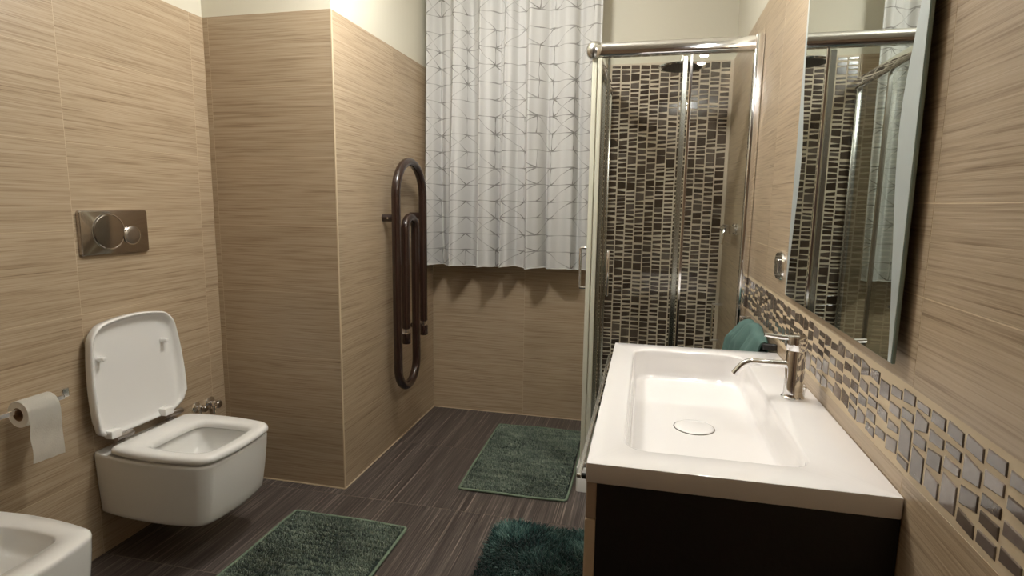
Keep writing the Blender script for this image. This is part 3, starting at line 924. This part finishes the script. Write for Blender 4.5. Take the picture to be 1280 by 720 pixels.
# shower head on a wall arm
HX, HY, HZ = 0.128, 3.0, 1.992
head = empty('rain_shower', (XR, HY, 2.06), 'round chrome rain shower head on a wall arm inside the shower', 'shower head')
obj('wall_rosette', lathe([(0, 0), (0.028, 0), (0.028, -0.006), (0.012, -0.012), (0, -0.012)], (XR, HY, 2.075), 'x', 24), M_CHROME, head, True)
obj('arm', sweep([(XR, HY, 2.075), (HX + 0.05, HY, 2.075), (HX + 0.02, HY, 2.068), (HX + 0.004, HY, 2.050), (HX, HY, 2.00)], 0.010, 14), M_CHROME, head, True)
hd = obj('spray_plate', lathe([(0, 0.014), (0.02, 0.014), (0.05, 0.009), (0.108, 0.006), (0.112, 0.001), (0.108, -0.004), (0, -0.004)], (HX, HY, HZ), 'z', 48), M_CHROME, head, True)
bm = bmesh.new()
for ring_r, cnt in ((0.02, 8), (0.04, 16), (0.06, 24), (0.08, 32)):
    for k in range(cnt):
        a = 2 * pi * k / cnt
        add_box(bm, HX + ring_r * cos(a) - .0016, HX + ring_r * cos(a) + .0016, HY + ring_r * sin(a) - .0016, HY + ring_r * sin(a) + .0016, HZ - 0.007, HZ - 0.003)
add_lathe(bm, [(0, -0.0045), (0.092, -0.0045), (0.092, -0.0055), (0, -0.0055)], (HX, HY, HZ), 'z', 40)
o = obj('nozzles', bm, simple('grey_nozzle_rubber', S(60, 58, 56), 0.4), hd)
o['kind'] = 'stuff'
# mixer
mx_ = empty('shower_mixer', (XR, 3.0, 1.22), 'chrome shower mixer with a downward lever on the wall inside the shower', 'shower mixer')
obj('mixer_body', sweep([(XR - 0.045, 2.88, 1.225), (XR - 0.045, 3.06, 1.225)], 0.021, 20), M_CHROME, mx_, True)
for y in (2.93, 3.03):
    obj('wall_union', lathe([(0, 0), (0.028, 0), (0.028, -0.006), (0.014, -0.014), (0.014, -0.05), (0, -0.05)], (XR, y, 1.225), 'x', 24), M_CHROME, mx_, True)
obj('lever', sweep([(XR - 0.060, 2.895, 1.225), (XR - 0.070, 2.885, 1.205), (XR - 0.074, 2.880, 1.155)], [0.009, 0.008, 0.006]), M_CHROME, mx_, True)
# low chrome rail inside the shower
gb = empty('shower_rail', (XR, 3.32, 0.68), 'small upright chrome rail low on the wall inside the shower', 'rail')
obj('bar', sweep([(XR - 0.045, 3.34, 0.80), (XR - 0.045, 3.34, 0.585)], 0.006, 12), M_CHROME, gb, True)
for z in (0.795, 0.59):
    obj('mount', sweep([(XR, 3.34, z), (XR - 0.048, 3.34, z)], 0.007, 12), M_CHROME, gb, True)

# ================================================================== VANITY
VY0, VY1, VX0 = 0.981, 1.925, -0.087
cab = empty('vanity_cabinet', (0.17, 1.45, 0.34), 'dark wall hung vanity cabinet under the white basin', 'cabinet')
cb = box(-0.0665, XR - 0.002, VY0 + 0.003, VY0 + 0.021, 0.34, 0.8375, bev=0.001)
add_box(cb, -0.0665, XR - 0.002, VY1 - 0.021, VY1 - 0.003, 0.34, 0.8375, bev=0.001)
add_box(cb, -0.0665, XR - 0.002, VY0 + 0.021, VY1 - 0.021, 0.34, 0.358)
add_box(cb, XR - 0.020, XR - 0.002, VY0 + 0.021, VY1 - 0.021, 0.358, 0.8375)
add_box(cb, -0.0665, -0.0485, VY0 + 0.021, VY1 - 0.021, 0.358, 0.8375)
obj('carcass', cb, M_BLACK, cab)
obj('upper_fascia', box(-0.0855, -0.067, VY0 + 0.003, VY1 - 0.003, 0.768, 0.8375, bev=0.0015), M_TAUPE2, cab, label='glossy grey brown fascia strip')
obj('drawer_front', box(-0.0865, -0.067, VY0 + 0.003, VY1 - 0.003, 0.34, 0.765, bev=0.0015), M_TAUPE, cab, label='glossy beige drawer front')
hb = obj('handle_bar', box(-0.108, -0.099, VY0 + 0.040, VY1 - 0.01, 0.824, 0.832, bev=0.002, seg=2), M_SATIN, cab, label='slim metal handle bar')
for y in (VY0 + 0.055, 1.45, VY1 - 0.03):
    obj('handle_mount', box(-0.100, -0.0845, y, y + 0.010, 0.816, 0.824, bev=0.001), M_RUBBER, hb)

# basin top
bas = empty('basin', (0.17, 1.45, 0.838), 'long white rectangular basin top with a sloped recessed bowl', 'basin')
ZB = 0.875
o_out = rrect(VX0, XR - 0.001, VY0, VY1, (0.003,) * 4, seg=4, side=12)
R_rim = rrect(-0.024, 0.305, 1.060, 1.858, (0.040, 0.050, 0.050, 0.045), seg=4, side=12)
R_flr = rrect(-0.010, 0.288, 1.076, 1.836, (0.045, 0.050, 0.050, 0.045), seg=4, side=12)
def blend(a, b, t): return [(p[0] * (1 - t) + q[0] * t, p[1] * (1 - t) + q[1] * t) for p, q in zip(a, b)]
DZ = 0.088
rings = [at_z(inset2(o_out, 0.02), ZB - 0.037), at_z(inset2(o_out, 0.001), ZB - 0.037), at_z(o_out, ZB - 0.035), at_z(o_out, ZB - 0.003), at_z(inset2(o_out, 0.0008), ZB - 0.0008), at_z(inset2(o_out, 0.003), ZB),
         at_z(inset2(R_rim, -0.004), ZB), at_z(inset2(R_rim, -0.001), ZB - 0.001), at_z(inset2(R_rim, 0.002), ZB - 0.005)]
for t, dz in ((0.08, .25), (0.18, .5), (0.30, .72), (0.50, .88), (0.72, .96), (1.0, .992)):
    rings.append(at_z(blend(inset2(R_rim, 0.002), R_flr, t), ZB - 0.005 - (DZ - 0.005) * dz))
rings.append(at_z(inset2(R_flr, 0.02), ZB - DZ + 0.001))
rings.append(at_z(inset2(R_flr, 0.06), ZB - DZ))
obj('basin_top', loft(rings, cap0=False), M_BASIN, bas, True, 35)
dc = obj('drain_cover', lathe([(0, 0.0050), (0.040, 0.0044), (0.0455, 0.0034), (0.047, 0.002), (0.046, 0.0008), (0, 0.0008)], (0.136, 1.436, ZB - DZ), 'z', 40), M_BASIN, bas, True)
obj('drain_ring', lathe([(0.0475, 0.0002), (0.0475, 0.0012), (0.0495, 0.001), (0.050, 0.0002), (0.0475, 0.0002)], (0.136, 1.436, ZB - DZ), 'z', 40), M_SATIN, bas, True)

# faucet
FX, FY = 0.362, 1.468
fa = empty('basin_faucet', (FX, FY, ZB), 'chrome single lever faucet standing on the white basin top', 'faucet')
obj('body', lathe([(0, 0), (0.0265, 0), (0.0265, 0.003), (0.0235, 0.006), (0.0220, 0.012), (0.0215, 0.112), (0.0205, 0.114), (0.0205, 0.118), (0, 0.118)], (FX, FY, ZB + 0.0003), 'z', 36), M_CHROME, fa, True, 30)
obj('cap', lathe([(0, 0.1185), (0.0218, 0.1185), (0.0225, 0.120), (0.0225, 0.150), (0.0215, 0.152), (0, 0.152)], (FX, FY, ZB), 'z', 36), M_CHROME, fa, True, 30)
sp = [(FX - 0.012, FY, 0.957), (0.30, FY, 0.957)]
for i in range(9):
    a = radians(90 + 50 * i / 8)
    sp.append((0.268 + 0.035 * cos(a), FY, 0.957 - 0.035 + 0.035 * sin(a)))
sp.append((sp[-1][0] - 0.016, FY, sp[-1][2] - 0.021))
obj('spout', sweep(sp, 0.0085, 18), M_CHROME, fa, True, 60)
lv = bmesh.new()
add_sweep(lv, [(FX + 0.004, FY, 1.0225), (0.33, FY, 1.0225), (0.288, FY, 1.0265)], [0.0065, 0.0055, 0.0045], 14)
obj('lever', lv, M_CHROME, fa, True, 60)
obj('pull_rod', add_lathe(sweep([(FX + 0.024, FY - 0.004, ZB), (FX + 0.024, FY - 0.004, ZB + 0.026)], 0.002, 10), [(0, .024), (.005, .025), (.0055, .029), (0, .031)], (FX + 0.024, FY - 0.004, ZB), 'z', 14), M_CHROME, fa, True)

# ================================================================== MIRROR
MY0, MY1, MZ0, MZ1 = 1.036, 1.800, 1.079, 1.96
MXF = XR - 0.020
mir = empty('mirror', (XR, 1.42, 1.079), 'tall frameless mirror with curved frosted side borders above the basin', 'mirror')
obj('glass_panel', box(MXF, MXF + 0.006, MY0, MY1, MZ0, MZ1, bev=0.001), M_GEDGE, mir)
obj('backing', box(MXF + 0.006, XR - 0.001, MY0 + 0.05, MY1 - 0.05, MZ0 + 0.05, MZ1 - 0.05), M_RUBBER, mir)
fz = [(1.079, .012), (1.14, .020), (1.21, .032), (1.28, .044), (1.35, .056), (1.42, .066), (1.48, .068), (1.53, .062), (1.60, .044), (1.65, .032), (1.72, .024), (1.80, .020), (1.88, .016), (1.96, .012)]
def fw_(z):
    for (za, wa), (zb, wb) in zip(fz, fz[1:]):
        if za <= z <= zb:
            t = (z - za) / (zb - za); t = t * t * (3 - 2 * t) if False else t
            return wa + (wb - wa) * t
    return fz[-1][1]
N = 60
zs = [MZ0 + 0.002 + (MZ1 - MZ0 - 0.004) * i / N for i in range(N + 1)]
def sm(z): return (fw_(max(MZ0, z - .03)) + fw_(z) + fw_(min(MZ1, z + .03))) / 3
def strip(ya, yb, xf):
    bm = bmesh.new()
    L = [bm.verts.new((xf, ya(z), z)) for z in zs]; R = [bm.verts.new((xf, yb(z), z)) for z in zs]
    L2 = [bm.verts.new((xf + 0.0008, ya(z), z)) for z in zs]; R2 = [bm.verts.new((xf + 0.0008, yb(z), z)) for z in zs]
    for i in range(N):
        bm.faces.new((L[i], L[i + 1], R[i + 1], R[i])); bm.faces.new((L2[i], R2[i], R2[i + 1], L2[i + 1]))
        bm.faces.new((L[i], L2[i], L2[i + 1], L[i + 1])); bm.faces.new((R[i], R[i + 1], R2[i + 1], R2[i]))
    bm.faces.new((L[0], R[0], R2[0], L2[0])); bm.faces.new((L[-1], L2[-1], R2[-1], R[-1]))
    bmesh.ops.recalc_face_normals(bm, faces=bm.faces)
    return bm
obj('silvering', strip(lambda z: MY0 + sm(z), lambda z: MY1 - sm(z), MXF - 0.0009), M_MIRROR, mir)
obj('frosted_border', strip(lambda z: MY0 + 0.002, lambda z: MY0 + sm(z), MXF - 0.0009), M_FROST, mir)
obj('frosted_border', strip(lambda z: MY1 - sm(z), lambda z: MY1 - 0.002, MXF - 0.0009), M_FROST, mir)

# ================================================================== SWITCH
sw = empty('wall_switch', (XR, 1.965, 1.148), 'small oval chrome switch plate on the right wall beside the mirror', 'switch')
def splate(yc, zc, hy, hz, x, th, e=2.6, n=40):
    def ring(s, xx):
        out = []
        for k in range(n):
            a = 2 * pi * k / n
            c, s_ = cos(a), sin(a)
            out.append((xx, yc + hy * s * math.copysign(abs(c) ** (2 / e), c), zc + hz * s * math.copysign(abs(s_) ** (2 / e), s_)))
        return out
    return loft([ring(1, x), ring(1, x - th * 0.5), ring(0.93, x - th)])
obj('plate', splate(1.965, 1.148, 0.062, 0.045, XR, 0.010), M_CHROME, sw, True, 30)
obj('rocker', box(XR - 0.016, XR - 0.009, 1.945, 1.985, 1.126, 1.170, bev=0.002), M_SATIN, sw)

# ================================================================== TOWEL RAIL AND TOWEL
TX, TZ = 0.384, 0.890
tr = empty('towel_rail', (XR, 2.2, TZ), 'short chrome towel rail on the right wall behind the basin', 'towel rail')
obj('bar', sweep([(TX, 1.932, TZ), (TX, 2.42, TZ)], 0.006, 14), M_CHROME, tr, True)
for y in (1.936, 2.415):
    obj('mount', box(TX - 0.008, XR - 0.001, y - 0.008, y + 0.008, TZ - 0.010, TZ + 0.010, bev=0.002), M_RUBBER if y < 2 else M_CHROME, tr)
bm = bmesh.new()
n_u, n_v = 40, 44
gr = []
for i in range(n_u + 1):
    t = i / n_u
    y = 1.946 + 0.36 * t
    row = []
    for j in range(n_v + 1):
        q = j / n_v
        ln = 0.46
        s_ = q * ln - 0.24     # arc length from the top, negative on the wall side
        r_ = 0.013 + 0.007 * sin(t * 3.1)
        if abs(s_) < r_ * pi / 2:
            a = s_ / r_
            x = TX - r_ * sin(a); z = TZ + 0.004 + r_ * cos(a)
        else:
            sg = 1 if s_ > 0 else -1
            dn = abs(s_) - r_ * pi / 2
            x = TX - sg * r_ - (0.028 * dn / 0.2 if sg > 0 else 0); z = TZ + 0.004 - dn
        if s_ > 0:
            f_ = min(1, s_ / 0.08)
            x += (0.011 * (sin(t * 19 + 1.0) - 1) + 0.006 * (sin(t * 41) - 1)) * f_ - 0.025 * f_ * (t ** 0.7)
        z += 0.005 * sin(t * 17 + 0.5) + 0.018 * sin(pi * t ** 0.8) - 0.006 * (1 - t)
        row.append(bm.verts.new((min(x, XR - 0.008), y, z)))
    gr.append(row)
for a, b in zip(gr, gr[1:]):
    for j in range(n_v): bm.faces.new((a[j], b[j], b[j + 1], a[j + 1]))
bmesh.ops.recalc_face_normals(bm, faces=bm.faces)
bmesh.ops.solidify(bm, geom=bm.faces[:], thickness=0.005)
tw = obj('hand_towel', bm, M_TOWEL, None, True, 80)
tag(tw, 'teal terry hand towel draped over the rail behind the basin', 'towel')

# ================================================================== BATH MATS
def field(seed, sx, sy):
    r_ = random.Random(seed)
    ph = [(r_.uniform(-1, 1) * sx, r_.uniform(-1, 1) * sy, r_.uniform(0, 6.28)) for _ in range(10)]
    return lambda x, y: sum(sin(a * x + b * y + c) for a, b, c in ph) / 4.5
def tufts(name, parent, inside, x0, x1, y0, y1, step, hgt, wid, lean, mat, seed, gaps=None):
    r_ = random.Random(seed)
    V, Fa = [], []
    fx = field(seed, 20, 20)
    nx, ny = int((x1 - x0) / step), int((y1 - y0) / step)
    for i in range(nx):
        for j in range(ny):
            x = x0 + (i + r_.random()) * step; y = y0 + (j + r_.random() * (0.8 if not gaps else 0.45)) * step
            if not inside(x, y): continue
            h = hgt * r_.uniform(0.7, 1.15)
            if gaps:
                g = 0.75 * sin(y * 205 + 3.5 * sin(x * 11 + seed) + 2.0 * sin(x * 31 + y * 9)) + 0.5 * fx(x * 1.3, y * 1.3)
                if g < -gaps: h *= 0.2
                h *= 0.9 + 0.15 * g
            lx = fx(x, y) * lean + r_.uniform(-1, 1) * lean * 0.8; ly = fx(y + 3, x) * lean + r_.uniform(-1, 1) * lean * 0.8
            a = r_.uniform(0, 6.28)
            b = len(V)
            w2 = wid * r_.uniform(0.8, 1.2)
            for k in range(3):
                V.append((x + w2 * cos(a + k * 2.094), y + w2 * sin(a + k * 2.094), 0.004))
            for k in range(3):
                V.append((x + lx * 0.45 + w2 * 0.9 * cos(a + 0.5 + k * 2.094), y + ly * 0.45 + w2 * 0.9 * sin(a + 0.5 + k * 2.094), 0.004 + h * 0.62))
            V.append((x + lx, y + ly, 0.004 + h))
            for k in range(3):
                k2 = (k + 1) % 3
                Fa.append((b + k, b + k2, b + 3 + k2, b + 3 + k)); Fa.append((b + 3 + k, b + 3 + k2, b + 6))
    c = Vector(((x0 + x1) / 2, (y0 + y1) / 2, 0.004))
    me = bpy.data.meshes.new(name)
    me.from_pydata([tuple(Vector(v) - c) for v in V], [], Fa)
    o = link_mesh(name, me, mat, parent, c)
    o['kind'] = 'stuff'
    return o
def bath_mat(x0, x1, y0, y1, label, seed, rot):
    root = empty('bath_mat', ((x0 + x1) / 2, (y0 + y1) / 2, 0.0), label, 'bath mat', 'grey green bath mats')
    obj('backing', box(x0 + .004, x1 - .004, y0 + .004, y1 - .004, 0.0006, 0.006), M_MATD, root)
    wv = random.Random(seed)
    pts = []
    n = 26
    o_ = rrect(x0, x1, y0, y1, (0.012,) * 4, (wv.uniform(.004, .012), .003, wv.uniform(.0, .006), .004), seg=4, side=18)
    bm = bmesh.new()
    P_ = [(x, y, 0.0065 + 0.0015 * sin(17 * x + 13 * y)) for x, y in o_]
    add_sweep(bm, P_ + [P_[0]], 0.0062, 8)
    obj('binding', bm, M_MATB, root, True, 60)
    tufts('pile', root, lambda x, y: x0 + .008 < x < x1 - .008 and y0 + .008 < y < y1 - .008, x0, x1, y0, y1, 0.0066, 0.014, 0.0042, 0.005, M_MAT, seed, gaps=0.72)
    root.rotation_euler.z = rot
    return root
bath_mat(-1.425, -0.912, 1.25, 2.058, 'grey green ribbed bath mat in front of the toilet', 21, radians(-0.6))
bath_mat(-0.812, -0.306, 2.432, 3.252, 'grey green ribbed bath mat beside the shower under the curtain', 33, radians(0.8))
rug = empty('shag_rug', (-0.31, 1.80, 0.0), 'dark teal shaggy rug on the floor beside the vanity cabinet', 'rug')
obj('backing', box(-0.545, -0.065, 1.36, 2.185, 0.0006, 0.007, bev=0.003), simple('teal_backing', S(18, 46, 46), 0.95), rug)
def in_rug(x, y):
    cx, cy, hx, hy = -0.305, 1.7725, 0.245, 0.418
    u, v = abs(x - cx) / hx, abs(y - cy) / hy
    return u ** 9 + v ** 9 < 1.0
tufts('pile', rug, in_rug, -0.56, -0.05, 1.34, 2.20, 0.0050, 0.027, 0.0021, 0.020, M_SHAG, 77)
